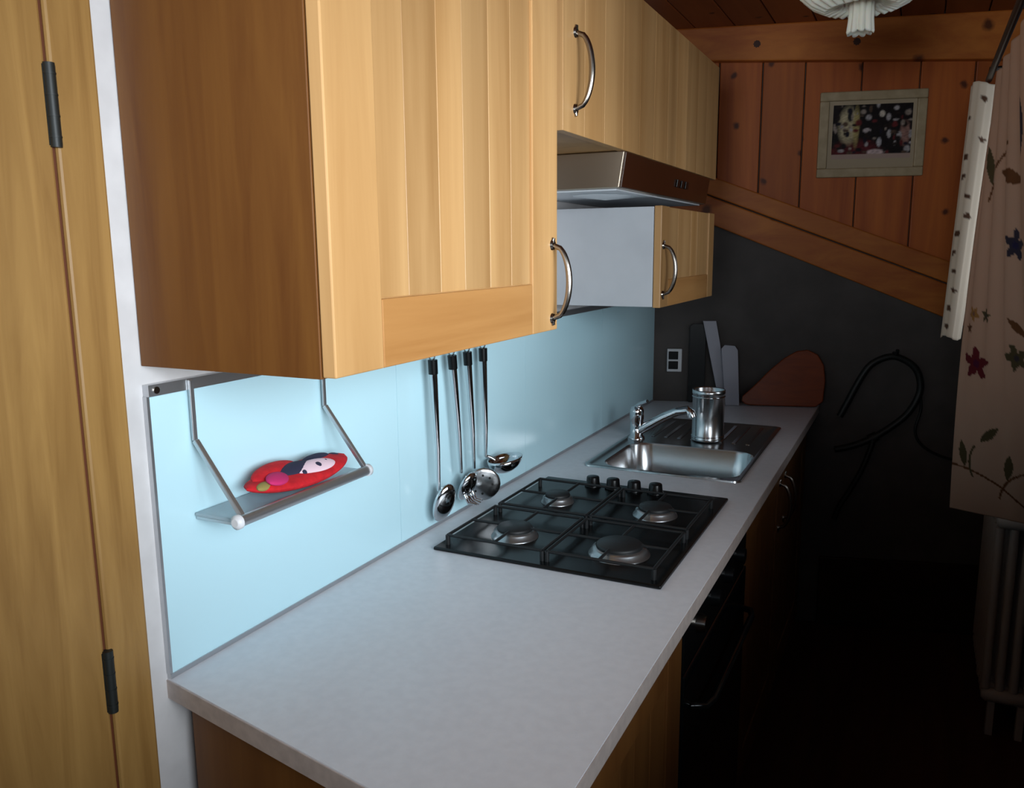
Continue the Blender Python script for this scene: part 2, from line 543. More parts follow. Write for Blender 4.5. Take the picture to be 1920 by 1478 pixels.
# nearest unit
c1 = thing('wall_cabinet', (.16, .33, 1.354), 'tall birch wall cabinet with brown side panel above the red oven mitt', 'cabinet', 'wall cabinets over the worktop')
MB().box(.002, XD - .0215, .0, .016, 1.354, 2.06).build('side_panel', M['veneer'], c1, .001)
MB().box(.002, XD - .0215, .0165, .644, 1.354, 1.372).build('bottom_panel', M['birch_h'], c1)
MB().box(.002, XD - .0215, .6445, .660, 1.354, 2.06).build('side_panel', M['birch'], c1, .001)
MB().box(.002, XD - .0215, .0165, .644, 2.042, 2.06).build('top_panel', M['birch_h'], c1)
d1 = framed_door(c1, XD, .001, .663, 1.356, 2.06, .098, .108, .088, 6, seed=3)
bow_handle(d1, XD, .639, 1.378, 1.512, .0)

# unit over the hood: one long staved front
c2 = thing('wall_cabinet', (.16, 1.3, 1.72), 'long birch wall cabinet directly above the range hood', 'cabinet', 'wall cabinets over the worktop')
MB().box(.002, XD - .0215, .678, 1.958, 1.722, 2.058).build('carcass', M['birch'], c2, .001)
d2 = MB().box(XD - .02, XD - .004, .690, 1.955, 1.724, 2.060).build('door', M['birch'], c2)
ys = [.688]
rn = random.Random(5)
while ys[-1] < 1.87:
    ys.append(ys[-1] + rn.uniform(.085, .125))
ys[-1] = 1.962
for p, q in zip(ys[:-1], ys[1:]):
    MB().box(XD - .0205, XD, p + .0002, q - .0002, 1.720, 2.062).build('stave', M['birch'], d2, .0006, seg=1)
bow_handle(d2, XD, .748, 1.765, 1.902, .0)

# small unit under the hood
c3 = thing('wall_cabinet', (.16, 1.66, 1.35), 'small wall cabinet with white side hanging under the range hood', 'cabinet', 'wall cabinets over the worktop')
MB().box(.002, XD - .0215, 1.353, 1.958, 1.352, 1.612).build('carcass', M['white_lam'], c3, .001)
d3 = framed_door(c3, XD, 1.353, 1.962, 1.350, 1.614, .075, .07, .072, 4, toprail=False, seed=8)
bow_handle(d3, XD, 1.372, 1.385, 1.512, .0)

# hood
hd = thing('range_hood', (.16, 1.46, 1.645), 'slim range hood with dark brown control strip below the long cabinet', 'range hood')
yh0, yh1, zh0, zh1 = 1.052, 1.885, 1.640, 1.7195
side = [(.004, yh0, zh0), (.312, yh0, zh0), (.324, yh0, zh1), (.004, yh0, zh1)]
MB().prism(side, (0, yh1 - yh0, 0)).build('hood_body', M['hoodmetal'], hd, .002)
nrm = Vector((zh1 - zh0, 0, -(.324 - .312))).normalized()
pn = MB().obox(Vector((.312, yh0 + .006, zh0 + .002)), (0, yh1 - yh0 - .012, 0), Vector((.012, 0, zh1 - zh0)) * .96, nrm * .004)
cp = pn.build('control_panel', M['hoodpanel'], hd, .001)
for k in range(3):
    o_ = Vector((.312, 1.50 + k * .045, zh0 + .03)) + Vector((.0055, 0, 0)) + nrm * .0035
    MB().obox(o_, (0, .03, 0), Vector((.012, 0, zh1 - zh0)) * .25, nrm * .004).build('switch', M['black'], cp, .001)
MB().box(.02, .300, yh0 + .02, yh1 - .02, zh0 - .004, zh0 - .0005).build('underside', M['hoodunder'], hd)
lens = MB()
cx, cy = .205, 1.26
lens.add([(cx, cy, zh0 - .014)] + [(cx + .075 * math.cos(2 * math.pi * k / 32), cy + .12 * math.sin(2 * math.pi * k / 32), zh0 - .005) for k in range(32)],
         [(0, 1 + k, 1 + (k + 1) % 32) for k in range(32)], True)
lens.build('lamp_cover', M['frost'], hd)

# ------------------------------------------------------------------ splashback
YS = 2.405
bs = thing('backsplash', (.004, 1.2, CT), 'pale blue glass backsplash edged with aluminium behind the worktop', 'backsplash')
ysp = [.004, .595, 1.20, 1.80, YS]
for p, q in zip(ysp[:-1], ysp[1:]):
    MB().box(.0005, .006, p + .0006, q - .0006, CT + .004, 1.312).build('glass_panel', M['glass_blue'], bs)
MB().box(.0005, .008, .0, YS, CT + .0005, CT + .0075).build('edge_trim', M['alu'], bs)
MB().box(.0005, .012, .0, YS, 1.312, 1.328).build('edge_trim', M['alu'], bs)
MB().box(.0005, .008, -.001, .0035, CT + .008, 1.312).build('edge_trim', M['alu'], bs)
MB().tube([(.010, .012, 1.320), (.014, .012, 1.320)], .005, 12).build('screw', M['nickel'], bs)

# ------------------------------------------------------------------ hanging shelf and mitt
sh = thing('hanging_shelf', (.05, .22, 1.14), 'small glass shelf hung on two metal brackets over the blue backsplash', 'shelf')
YL, YR, XF = .070, .360, .093
for y in (YL, YR):
    br = MB()
    br.box(.0122, .0162, y - .004, y + .004, 1.238, 1.326)
    br.obox((.0122, y - .004, 1.236), (.006, 0, .004), (0, .008, 0), (XF - .012, 0, 1.132 - 1.236))
    br.box(.0085, XF, y - .0035, y + .0035, 1.1200, 1.1245)
    br.build('bracket', M['alu'], sh, .001)
MB().box(.0088, XF - .005, YL - .006, YR + .006, 1.1248, 1.1305).build('glass_plate', M['frost'], sh, .002)
bar = MB().tube([(XF + .004, YL - .008, 1.130), (XF + .004, YR + .002, 1.130)], .0085, 16).build('front_bar', M['alu'], sh)
for y, s in ((YL - .008, -1), (YR + .002, 1)):
    MB().tube([(XF + .004, y, 1.130), (XF + .004, y + s * .006, 1.130), (XF + .004, y + s * .009, 1.130)], [.0105, .0105, .006], 18).build('end_cap', M['white_pl'], bar)

# red mitt: a plump leaf-shaped pad, its top flap folded
mt = thing('oven_mitt', (.06, .24, 1.141), 'red felt oven mitt with spotted pale pink patch lying on the shelf', 'oven mitt')


def pad(cx, cy, cz, L, W, H, ang=0.0, tiltx=0.0, n=28, mrow=12, point=1.0, lift=0.0, tilty=0.0):
    """cushion lying flat: long axis along Y turned by ang; top and bottom skins"""
    rows = []
    for i in range(n + 1):
        t = -1 + 2 * i / n
        w = W * max(0.0, 1 - abs(t) ** (2 * point)) ** .55
        row = []
        for j in range(mrow * 2):
            a = 2 * math.pi * j / (mrow * 2)
            px = w * math.cos(a)
            pz = H * math.sin(a) * max(0.02, (1 - t * t)) ** .5
            py = L * t
            z = pz + tiltx * px + lift * t * t + tilty * py
            x_ = px * math.cos(ang) - py * math.sin(ang)
            y_ = px * math.sin(ang) + py * math.cos(ang)
            row.append((cx + x_, cy + y_, cz + z))
        rows.append(row + [row[0]])
    return MB().grid(rows)


MX, MY, MZ = .056, .238, 1.1495
TX = -.10
pad(MX, MY, MZ, .117, .040, .0135, .0, -.12, lift=.006).build('pad', M['red'], mt)
pad(MX - .012, MY - .042, MZ + .012, .055, .020, .014, .10, -.25).build('flap', M['red'], mt)
pad(MX + .014, MY - .066, MZ + .0115, .026, .015, .007, .3, -.3).build('bow', M['magenta'], mt)
pad(MX + .012, MY - .092, MZ + .006, .018, .009, .0055, .2, -.2).build('tip', M['olive'], mt)
pad(MX + .004, MY - .012, MZ + .012, .042, .016, .009, .0, -.3).build('dark_band', M['navy'], mt)
pad(MX - .012, MY + .055, MZ + .010, .036, .012, .009, .0, -.2).build('dark_band', M['navy'], mt)
fc = pad(MX + .014, MY + .018, MZ + .0065, .052, .018, .011, -.05, -.35).build('pale_patch', M['pinkwhite'], mt)
for dy, dx, r in ((-.030, .008, .0045), (.006, .006, .0075), (.030, .002, .0055)):
    pad(MX + .014 + dx, MY + .018 + dy, MZ + .0150 - dx * .45 - abs(dy) * .10, r, r * .8, .0045, 0, -.5, 10, 6).build('spot', M['navy'], fc)
pad(MX - .004, MY + .096, MZ + .004, .014, .016, .009, .1, -.15).build('dark_end', M['navy'], mt)

# ------------------------------------------------------------------ utensils on a rail
rl = thing('utensil_rail', (.03, .80, 1.28), 'steel rail under the tall wall cabinet that carries four utensils', 'rail')
MB().tube([(.034, .62, 1.292), (.034, .97, 1.292)], .005, 12).build('bar', M['steel'], rl)
for y in (.64, .95):
    MB().tube([(.0062, y, 1.292), (.034, y, 1.292)], .005, 10).build('bracket', M['steel'], rl)


def handle_part(parent, y, lean, zb, xb=.036):
    """hanging loop, flat black-and-steel grip, thin neck"""
    pts = [(.036, y, 1.276), (.036, y + lean * .1, 1.255), (.037, y + lean * .35, 1.19), (.038, y + lean * .7, 1.09), (xb, y + lean, zb)]
    h = MB().tube(pts, [.0092, .0090, .0076, .0056, .0040], 12, side=(1, 0, 0), flat=.9).build('handle', M['chrome'], parent)
    lp = MB()
    lp.tube([(.034 + .0075 * math.sin(a), y, 1.2895 + .0095 * math.cos(a)) for a in [2 * math.pi * k / 16 for k in range(17)]], .0018, 8, cap=False)
    lp.build('hook', M['steel'], h)
    MB().tube([(.036, y, 1.280), (.036, y + lean * .12, 1.250)], [.0102, .0100], 12).build('grip_cap', M['black'], h)


def bowl_rows(c, ax, bx, nz, depth, n=24, rings=6):
    """open bowl; ax, bx span its mouth, nz is the way it bulges"""
    c, ax, bx, nz = map(Vector, (c, ax, bx, nz))
    rows = []
    for i in range(rings + 1):
        t = i / rings
        rr = math.cos(t * math.pi / 2) if i < rings else .001
        rows.append([c + ax * rr * math.cos(2 * math.pi * j / n) + bx * rr * math.sin(2 * math.pi * j / n) + nz * depth * math.sin(t * math.pi / 2) for j in range(n + 1)])
    inner = []
    for i in range(rings, -1, -1):
        t = i / rings
        rr = (math.cos(t * math.pi / 2) if i < rings else .001) * .95
        inner.append([c + ax * rr * math.cos(2 * math.pi * j / n) + bx * rr * math.sin(2 * math.pi * j / n) + nz * (depth * .95) * math.sin(t * math.pi / 2) for j in range(n + 1)])
    return MB().grid(list(reversed(rows)) + list(reversed(inner)))


G = None
u1 = thing('serving_spoon', (.036, .69, .93), 'steel serving spoon with long oval bowl hanging first on the rail beside the shelf', 'spoon', 'utensils hanging on the rail')
handle_part(u1, .686, .012, .995)
bowl_rows((.046, .702, .968), (.013, .023, 0), (.010, .002, .043), (.75, -.6, .1), .014).build('bowl', M['chrome'], u1)
u2 = thing('spaghetti_server', (.036, .78, .94), 'steel toothed spaghetti server hanging second on the rail', 'spaghetti server', 'utensils hanging on the rail')
handle_part(u2, .766, .030, 1.01)
bowl_rows((.046, .802, .978), (.006, .026, 0), (.012, .0, .034), (.9, -.2, .2), .018).build('bowl', M['chrome'], u2)
for k in range(5):
    y = .784 + k * .009
    MB().tube([(.050, y, .955 + .004 * abs(k - 2)), (.060, y, .945), (.076, y + .001, .938 + .003 * abs(k - 2))], [.0035, .003, .0018], 8).build('tooth', M['chrome'], u2)
u3 = thing('skimmer', (.036, .85, .93), 'round flat steel skimmer hanging third on the rail', 'skimmer', 'utensils hanging on the rail')
handle_part(u3, .834, .022, 1.005)
sk_ = bowl_rows((.052, .868, .966), (.036, .021, 0), (.004, -.004, .041), (.45, -.88, .1), .008).build('disc', M['steel'], u3)
for k in range(8):
    a = 2 * math.pi * k / 8
    h_ = Vector((.052, .868, .966)) + Vector((.036, .021, 0)) * .55 * math.cos(a) + Vector((.004, -.004, .041)) * .55 * math.sin(a) + Vector((.45, -.88, .1)) * .0062
    MB().tube([h_, h_ + Vector((.45, -.88, .1)) * .0016], .0028, 8).build('hole', M['black'], sk_)
u4 = thing('soup_ladle', (.036, .93, .98), 'steel soup ladle with deep round bowl hanging last on the rail toward the sink', 'ladle', 'utensils hanging on the rail')
handle_part(u4, .908, .006, 1.02)
lb = bowl_rows((.066, .956, 1.010), (.042, 0, .006), (0, .046, .004), (0, 0, -1), .036)
lb.tube([(.036, .914, 1.022), (.045, .924, 1.016), (.054, .928, 1.010)], .004, 8)
lb.build('bowl', M['chrome'], u4)

# ------------------------------------------------------------------ worktop
SY0, SY1, SX0, SX1 = 1.345, 2.085, .115, .553
wt = MB()
T0 = CT - .030


def slab(poly):
    wt.prism([(x, y, T0) for x, y in poly], (0, 0, CT - T0))


yend = lambda x: YB0 + TB * x - .004
slab([(.0, .0), (.62, -.117), (.62, SY0 + .01), (.0, SY0 + .01)])
slab([(.0, SY0 + .01), (SX0 + .01, SY0 + .01), (SX0 + .01, SY1 - .01), (.0, SY1 - .01)])
slab([(SX1 - .01, SY0 + .01), (.62, SY0 + .01), (.62, SY1 - .01), (SX1 - .01, SY1 - .01)])
slab([(.0, SY1 - .01), (.62, SY1 - .01), (.62, yend(.62)), (.0, yend(0))])
wk = tag(wt.build('worktop', M['laminate']), 'long pale grey laminate worktop running along the backsplash', 'worktop')
MB().prism([(.0, .0 - .0002, T0 + .0005), (.62, -.1172, T0 + .0005), (.62, -.1172, CT - .0018), (.0, -.0002, CT - .0018)], (-.0004, -.0016, 0)).build('end_edging', M['laminate_edge'], wk)
MB().box(.6201, .6216, -.1172, yend(.62) - .002, T0 + .0005, CT - .002).build('front_edging', M['laminate_edge'], wk)

# ------------------------------------------------------------------ base units
b1 = thing('base_cabinet', (.3, .26, 0), 'wooden base cabinet at the near free end of the worktop', 'cabinet', 'base cabinets under the worktop')
XB = .598
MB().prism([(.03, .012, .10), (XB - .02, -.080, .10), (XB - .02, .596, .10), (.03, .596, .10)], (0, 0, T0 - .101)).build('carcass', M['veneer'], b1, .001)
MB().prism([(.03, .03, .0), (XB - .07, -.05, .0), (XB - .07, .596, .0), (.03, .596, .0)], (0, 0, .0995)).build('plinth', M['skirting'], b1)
db = framed_door(b1, XB, -.082, .596, .104, T0 - .004, .09, .09, .09, 6, seed=11, wm=M['front_shade'], wh=M['front_shade'])
bow_handle(db, XB, -.04, .66, .80)

ov = thing('oven', (.3, .90, 0), 'black built-in oven with bar handle under the gas hob', 'oven')
MB().box(.03, XB - .022, .602, 1.198, .10, T0 - .002).build('body', M['black'], ov)
MB().box(.03, XB - .07, .602, 1.198, .0, .0995).build('plinth', M['skirting'], ov)
MB().box(XB - .021, XB + .002, .603, 1.197, .745, T0 - .003).build('control_panel', M['black'], ov, .002)
od = MB().box(XB - .021, XB + .004, .603, 1.197, .16, .740).build('oven_door', M['blackglass'], ov, .003)
hb = MB().tube([(XB + .004, .66, .655), (XB + .030, .67, .655), (XB + .038, .70, .655), (XB + .038, 1.10, .655), (XB + .030, 1.13, .655), (XB + .004, 1.14, .655)], .0075, 12)
hb.build('handle', M['blackglass'], od)
MB().box(XB - .021, XB + .001, .603, 1.197, .104, .156).build('lower_panel', M['black'], ov, .002)
for k in range(4):
    MB().tube([(XB + .002, .70 + k * .13, .805), (XB + .020, .70 + k * .13, .805)], [.019, .016], 18).build('knob', M['nickel'] if k == 0 else M['black'], ov)

b2 = thing('base_cabinet', (.3, 1.8, 0), 'two-door wooden base cabinet under the sink', 'cabinet', 'base cabinets under the worktop')
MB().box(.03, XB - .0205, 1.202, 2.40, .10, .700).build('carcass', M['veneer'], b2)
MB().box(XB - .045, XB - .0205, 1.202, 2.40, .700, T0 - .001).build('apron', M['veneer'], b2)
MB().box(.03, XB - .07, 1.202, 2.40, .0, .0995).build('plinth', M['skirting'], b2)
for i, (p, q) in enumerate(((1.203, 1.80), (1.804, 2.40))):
    dd = framed_door(b2, XB, p, q, .104, T0 - .004, .085, .085, .085, 5, seed=20 + i, wm=M['front_shade'], wh=M['front_shade'])
    bow_handle(dd, XB, q - .05 if i == 0 else p + .05, .66, .80)

# ------------------------------------------------------------------ gas hob
hob = thing('gas_hob', (.317, .892, CT), 'black four-burner gas hob set into the worktop', 'hob')
HX0, HX1, HY0, HY1 = .079, .556, .600, 1.185
HZ = CT + .008
MB().box(HX0, HX1, HY0, HY1, CT + .0005, HZ).build('hob_plate', M['black'], hob, .003)
BN = [(.192, .985, .036), (.432, .985, .046), (.203, .728, .046), (.436, .722, .056)]
for (bx, by, r) in BN:
    dish = MB().lathe((bx, by, HZ), [(r * 1.10, 0.0002), (r * 1.08, .003), (r, .004), (r * .98, .012), (r * .9, .015), (.0005, .015)], 32)
    b = dish.build('burner', M['burner'], hob)
    MB().lathe((bx, by, HZ + .0152), [(r * .82, 0), (r * .84, .004), (r * .76, .008), (.0005, .0085)], 32).build('burner_cap', M['iron'], b)
for (y0, y1) in ((.625, .838), (.862, 1.088)):
    g = MB()
    zt = HZ + .020
    for x0, x1 in ((.100, .312), (.322, .535)):
        def barx(xa, ya_, xb_, yb_):
            g.tube([(xa, ya_, zt), (xb_, yb_, zt)], .0032, 8)
        ring = [(x0, y0), (x1, y0), (x1, y1), (x0, y1), (x0, y0)]
        for (p, q) in zip(ring[:-1], ring[1:]):
            barx(p[0], p[1], q[0], q[1])
        mx_, my_ = (x0 + x1) / 2, (y0 + y1) / 2
        for (p, q) in (((x0, my_), (mx_ - .03, my_)), ((x1, my_), (mx_ + .03, my_)), ((mx_, y0), (mx_, my_ - .03)), ((mx_, y1), (mx_, my_ + .03))):
            barx(p[0], p[1], q[0], q[1])
        for p in ring[:-1]:
            g.tube([(p[0], p[1], zt), (p[0], p[1], HZ)], .005, 8)
    g.build('pan_support', M['iron'], hob)
for kx in (.222, .276, .331, .386):
    MB().lathe((kx, 1.145, HZ), [(.021, .0003), (.021, .004), (.0175, .007), (.016, .024), (.0145, .026), (.0005, .026)], 24).build('knob', M['black'], hob)

# ------------------------------------------------------------------ sink


def rrect(x0, x1, y0, y1, r, z, n=8):
    out = []
    for cx_, cy_, a0 in ((x1 - r, y1 - r, 0), (x0 + r, y1 - r, 90), (x0 + r, y0 + r, 180), (x1 - r, y0 + r, 270)):
        for k in range(n + 1):
            a = math.radians(a0 + 90 * k / n)
            out.append((cx_ + r * math.cos(a), cy_ + r * math.sin(a), z))
    return out


BX0, BX1, BY0, BY1 = .160, .532, 1.375, 1.685
sn = thing('kitchen_sink', (.334, 1.715, CT), 'stainless steel inset sink with one bowl and ribbed drainer', 'sink')
loops = [rrect(SX0, SX1, SY0, SY1, .022, CT + .0005), rrect(SX0 + .001, SX1 - .001, SY0 + .001, SY1 - .001, .022, CT + .005),
         rrect(SX0 + .012, SX1 - .012, SY0 + .012, SY1 - .012, .016, CT + .005), rrect(SX0 + .016, SX1 - .016, SY0 + .016, SY1 - .016, .016, CT + .002),
         rrect(BX0 - .006, BX1 + .006, BY0 - .006, BY1 + .006, .066, CT + .002), rrect(BX0, BX1, BY0, BY1, .060, CT - .006),
         rrect(BX0 + .010, BX1 - .010, BY0 + .010, BY1 - .010, .060, CT - .13), rrect(BX0 + .045, BX1 - .045, BY0 + .045, BY1 - .045, .05, CT - .155)]
s_ = MB()
nl = len(loops[0])
vs = [p for lp in loops for p in lp]
s_.add(vs, [(i * nl + j, i * nl + (j + 1) % nl, (i + 1) * nl + (j + 1) % nl, (i + 1) * nl + j) for i in range(len(loops) - 1) for j in range(nl)], True)
s_.add(loops[-1], [tuple(range(nl))])
so = s_.build('basin', M['steel'], sn)
em = so.modifiers.new('edge', 'EDGE_SPLIT'); em.split_angle = math.radians(40)
MB().lathe(((BX0 + BX1) / 2, (BY0 + BY1) / 2, CT - .1548), [(.043, 0), (.042, .002), (.030, .001), (.0005, .0012)], 24).build('drain', M['chrome'], sn)
for k in range(8):
    xx = .185 + k * .043
    MB().box(xx, xx + .012, 1.78, 2.045, CT + .0022, CT + .0045).build('rib', M['steel'], sn, .001, seg=1)

fa = thing('kitchen_tap', (.150, 1.725, CT), 'chrome mixer tap with slanting spout standing on the sink rim', 'tap')
MB().lathe((.150, 1.735, CT + .0022), [(.027, 0), (.026, .006), (.021, .010), (.021, .060), (.0225, .064), (.0225, .092), (.018, .104), (.0005, .106)], 28).build('body', M['chrome'], fa)
MB().tube([(.160, 1.732, CT + .030), (.20, 1.728, CT + .055), (.245, 1.724, CT + .083), (.285, 1.72, CT + .103), (.318, 1.717, CT + .111), (.330, 1.716, CT + .104), (.333, 1.716, CT + .090)], [.015, .0145, .014, .0135, .0135, .014, .0145], 14).build('spout', M['chrome'], fa)
MB().tube([(.150, 1.735, CT + .104), (.165, 1.720, CT + .118), (.195, 1.70, CT + .132)], [.010, .007, .006], 12).build('lever', M['chrome'], fa)

cn = thing('metal_canister', (.365, 1.795, CT + .0045), 'tall stainless steel canister standing on the sink drainer', 'canister')
R_ = .051
MB().lathe((.365, 1.795, CT + .0046), [(.0005, 0), (R_ - .004, 0), (R_, .004), (R_, .012), (R_ - .0015, .014), (R_ - .0015, .148), (R_, .150), (R_, .162), (R_ - .002, .163), (R_ - .004, .160), (R_ - .004, .02), (.0005, .02)], 40).build('body', M['steel'], cn)
for zz in (.018, .144):
    MB().lathe((.365, 1.795, CT + zz), [(R_ - .0014, 0), (R_ + .0006, .001), (R_ + .0006, .003), (R_ - .0014, .004)], 40).build('band', M['chrome'], cn)

# ------------------------------------------------------------------ things at the far end of the worktop


def wall_slab(outline, th, foot, lean, mat_, name, parent=None, bevel=.001):
    """flat board standing on the worktop, leaning back against the back wall.
    outline: (along wall, height) points"""
    vs = []
    up_ = (Vector((0, 0, 1)) * math.cos(lean) - NB * math.sin(lean))
    nn = (NB * math.cos(lean) + Vector((0, 0, 1)) * math.sin(lean))
    base = Vector((foot[0], YB0 + TB * foot[0], CT + .001)) + NB * foot[1]
    pts = [base + SB * a + up_ * h for a, h in outline]
    return MB().prism(pts, nn * th).build(name, mat_, parent, bevel)


o = wall_slab([(.0, .001), (.055, .001), (.062, .01), (.062, .30), (.05, .312), (.01, .312), (0, .30)], .008, (.135, .02), .03, M['black'], 'black_slat')  # narrow black upright piece in front of the back wall
tag(o, 'narrow black slat standing upright between the power socket and the white boards', 'tray')
o = wall_slab([(.02, .001), (.062, .001), (-.002, .325), (-.052, .325)], .006, (.232, .045), .05, M['mat_pl'], 'chopping_mat')
tag(o, 'tall white plastic chopping mat leaning sideways against the black slat', 'chopping mat', 'white mats leaning at the back wall')
o = wall_slab([(.0, .001), (.052, .001), (.040, .215), (.028, .232), (-.010, .235), (-.022, .22)], .006, (.272, .070), .05, M['mat_pl'], 'chopping_mat')
tag(o, 'shorter white plastic chopping mat with rounded corner in front of the taller mat', 'chopping mat', 'white mats leaning at the back wall')
ol = [(.0, .004), (.02, .0), (.26, .0), (.285, .02), (.292, .10), (.285, .16), (.262, .20), (.225, .218), (.185, .212), (.14, .185), (.09, .14), (.03, .075), (-.012, .035), (-.014, .015)]
o = wall_slab(ol, .018, (.345, .055), .16, M['orange_wood'], 'cutting_board', bevel=.004)
tag(o, 'reddish orange wooden cutting board with curved top leaning on the back wall', 'cutting board')

ou = thing('power_socket', tuple(bw(.078, 1.02)), 'small power socket on the back wall by the end of the backsplash', 'socket')
MB().prism([bw(.052, 1.020), bw(.108, 1.020), bw(.108, 1.112), bw(.052, 1.112)], NB * .012).build('plate', M['white_pl'], ou, .003)
for z in (1.031, 1.070):
    MB().prism([bw(.058, z, .0122), bw(.094, z, .0122), bw(.094, z + .032, .0122), bw(.058, z + .032, .0122)], NB * .004).build('socket_face', M['black'], ou, .002)

# black hose looped on the wall
hk = thing('hose', tuple(bw(.70, .45)), 'black hose hung in loops on the grey back wall beside the worktop', 'hose')


def spline(pts, sub=10):
    pts = [Vector(p) for p in pts]
    out = []
    for i in range(len(pts) - 1):
        p0, p1, p2, p3 = pts[max(i - 1, 0)], pts[i], pts[i + 1], pts[min(i + 2, len(pts) - 1)]
        for k in range(sub):
            t = k / sub
            out.append(.5 * ((2 * p1) + (p2 - p0) * t + (2 * p0 - 5 * p1 + 4 * p2 - p3) * t * t + (3 * p1 - p0 - 3 * p2 + p3) * t ** 3))
    return out + [pts[-1]]


MB().tube(spline([bw(a, z, .020) for a, z in ((.690, .86), (.708, .90), (.760, 1.02), (.800, 1.073), (.868, 1.095), (.940, 1.052), (.962, .97), (.930, .885), (.870, .822), (.800, .772), (.735, .742), (.680, .728))]), .0125, 10).build('loop', M['rubber'], hk)
MB().tube(spline([bw(a, z, .034) for a, z in ((.81, .775), (.80, .73), (.775, .65), (.735, .56), (.705, .50), (.69, .45))]), .010, 10).build('tail', M['rubber'], hk)
MB().tube(spline([bw(a, z, .012) for a, z in ((.960, .99), (.972, .90), (.958, .81), (.985, .755), (1.05, .715), (1.12, .70))]), .005, 8).build('cord', M['rubber'], hk)
MB().tube([bw(.868, 1.107, 0), bw(.868, 1.107, .045), bw(.868, 1.125, .05)], .006, 8).build('hook', M['iron'], hk)
MB().tube([bw(.80, .772, .02), bw(.825, .787, .02)], .019, 14).build('coupling', M['rubber'], hk)

# ------------------------------------------------------------------ picture
pf = thing('picture_frame', tuple(bw(.74, 1.757)), 'framed small photograph on the pine boards of the back wall', 'picture')
PX0, PX1, PZ0, PZ1 = .560, .912, 1.757, 2.058


def wp(x, z, off):
    return bw(x, z, .0165 + off)


def wrect(x0, x1, z0, z1, off, th):
    return MB().prism([wp(x0, z0, off), wp(x1, z0, off), wp(x1, z1, off), wp(x0, z1, off)], NB * th)


wf = .032
MB_ = wrect(PX0, PX1, PZ0, PZ0 + wf, 0, .018).build('frame_bar', M['frame'], pf, .004)
wrect(PX0, PX1, PZ1 - wf, PZ1, 0, .018).build('frame_bar', M['frame'], pf, .004)
wrect(PX0, PX0 + wf, PZ0 + wf, PZ1 - wf, 0, .018).build('frame_bar', M['frame'], pf, .004)
wrect(PX1 - wf, PX1, PZ0 + wf, PZ1 - wf, 0, .018).build('frame_bar', M['frame'], pf, .004)
wrect(PX0 + wf, PX1 - wf, PZ0 + wf, PZ1 - wf, .001, .006).build('mount', M['mat_board'], pf)
ix0, ix1, iz0, iz1 = .607, .868, 1.822, 2.012


def ell(x, y, cx_, cy_, rx, ry):
    return max(0.0, 1 - ((x - cx_) / rx) ** 2 - ((y - cy_) / ry) ** 2)


_r = random.Random(4)
BLOBS = [(_r.random(), _r.uniform(.1, 1), _r.uniform(.012, .05), _r.uniform(.02, .08), _r.choice(((.30, .24, .20), (.012, .008, .01), (.012, .01, .02), (.14, .02, .02), (.02, .012, .01), (.40, .36, .36), (.10, .06, .04)))) for _ in range(90)]


def photo(s, t):
    """s right, t up, 0..1"""
    c = [.012, .008, .008]

    def put(col_, k):
        k = max(0, min(1, k))
        for i in range(3):
            c[i] += (col_[i] - c[i]) * k
    if t < .08:
        return (.42, .30, .25)
    put((.10, .012, .016), 1.6 * ell(s, t, .30, .10, .38, .30))
    put((.50, .42, .26), 1.5 * ell(s, t, .20, .62, .15, .40))
    put((.38, .30, .12), 1.2 * ell(s, t, .30, .60, .05, .45))
    put((.55, .48, .40), 2 * ell(s, t, .62, .82, .04, .07))
    put((.42, .36, .36), 2 * ell(s, t, .44, .52, .06, .05))
    put((.60, .45, .44), 2 * ell(s, t, .56, .12, .13, .06))
    put((.45, .42, .44), 2 * ell(s, t, .60, .30, .035, .10))
    put((.45, .42, .42), 2 * ell(s, t, .72, .45, .03, .09))
    put((.30, .16, .13), 1.5 * ell(s, t, .92, .45, .08, .26))
    put((.02, .02, .02), 2 * ell(s, t, .22, .78, .04, .10))
    for bx_, by_, rx_, ry_, cb_ in BLOBS:
        put(cb_, 1.4 * ell(s, t, bx_, by_, rx_, ry_))
    n = .5 + .5 * math.sin(s * 61 + 3 * math.sin(t * 37)) * math.sin(t * 53 + 2 * math.sin(s * 29))
    k = .65 + .6 * n
    return tuple(q * k for q in c)


nx, nz_ = 72, 52
rows = [[wp(ix0 + (ix1 - ix0) * i / nx, iz0 + (iz1 - iz0) * j / nz_, .0078) for i in range(nx + 1)] for j in range(nz_ + 1)]
po = MB().grid(rows).build('photo_print', M['print'], pf)
ca = po.data.color_attributes.new('print', 'FLOAT_COLOR', 'POINT')
for j in range(nz_ + 1):
    for i in range(nx + 1):
        ca.data[j * (nx + 1) + i].color = (*photo(i / nx, j / nz_), 1)

# ------------------------------------------------------------------ ceiling lamp
LX, LY = .772, 1.40
lp = thing('ceiling_lamp', (LX, LY, 1.99), 'white pleated glass ceiling lamp with fluted drop in its centre', 'lamp')
MB().lathe((LX, LY, CEIL - .035), [(.0005, .043), (.055, .043), (.052, .012), (.02, .0), (.0005, 0)], 28).build('canopy', M['opal'], lp)
MB().tube([(LX, LY, 2.05), (LX, LY, CEIL - .03)], .008, 12).build('stem', M['alu'], lp)


def pleated(prof, pl_, amp, n=10):
    rows = []
    cnt = pl_ * n
    for r, h, k in prof:
        row = []
        for j in range(cnt + 1):
            a = 2 * math.pi * j / cnt
            w = abs(math.cos(pl_ * a / 2))
            rr = r + amp * k * (w - .5)
            row.append((LX + rr * math.cos(a), LY + rr * math.sin(a), h - amp * .6 * k * (w - .5)))
        rows.append(row)
    return MB().grid(rows)


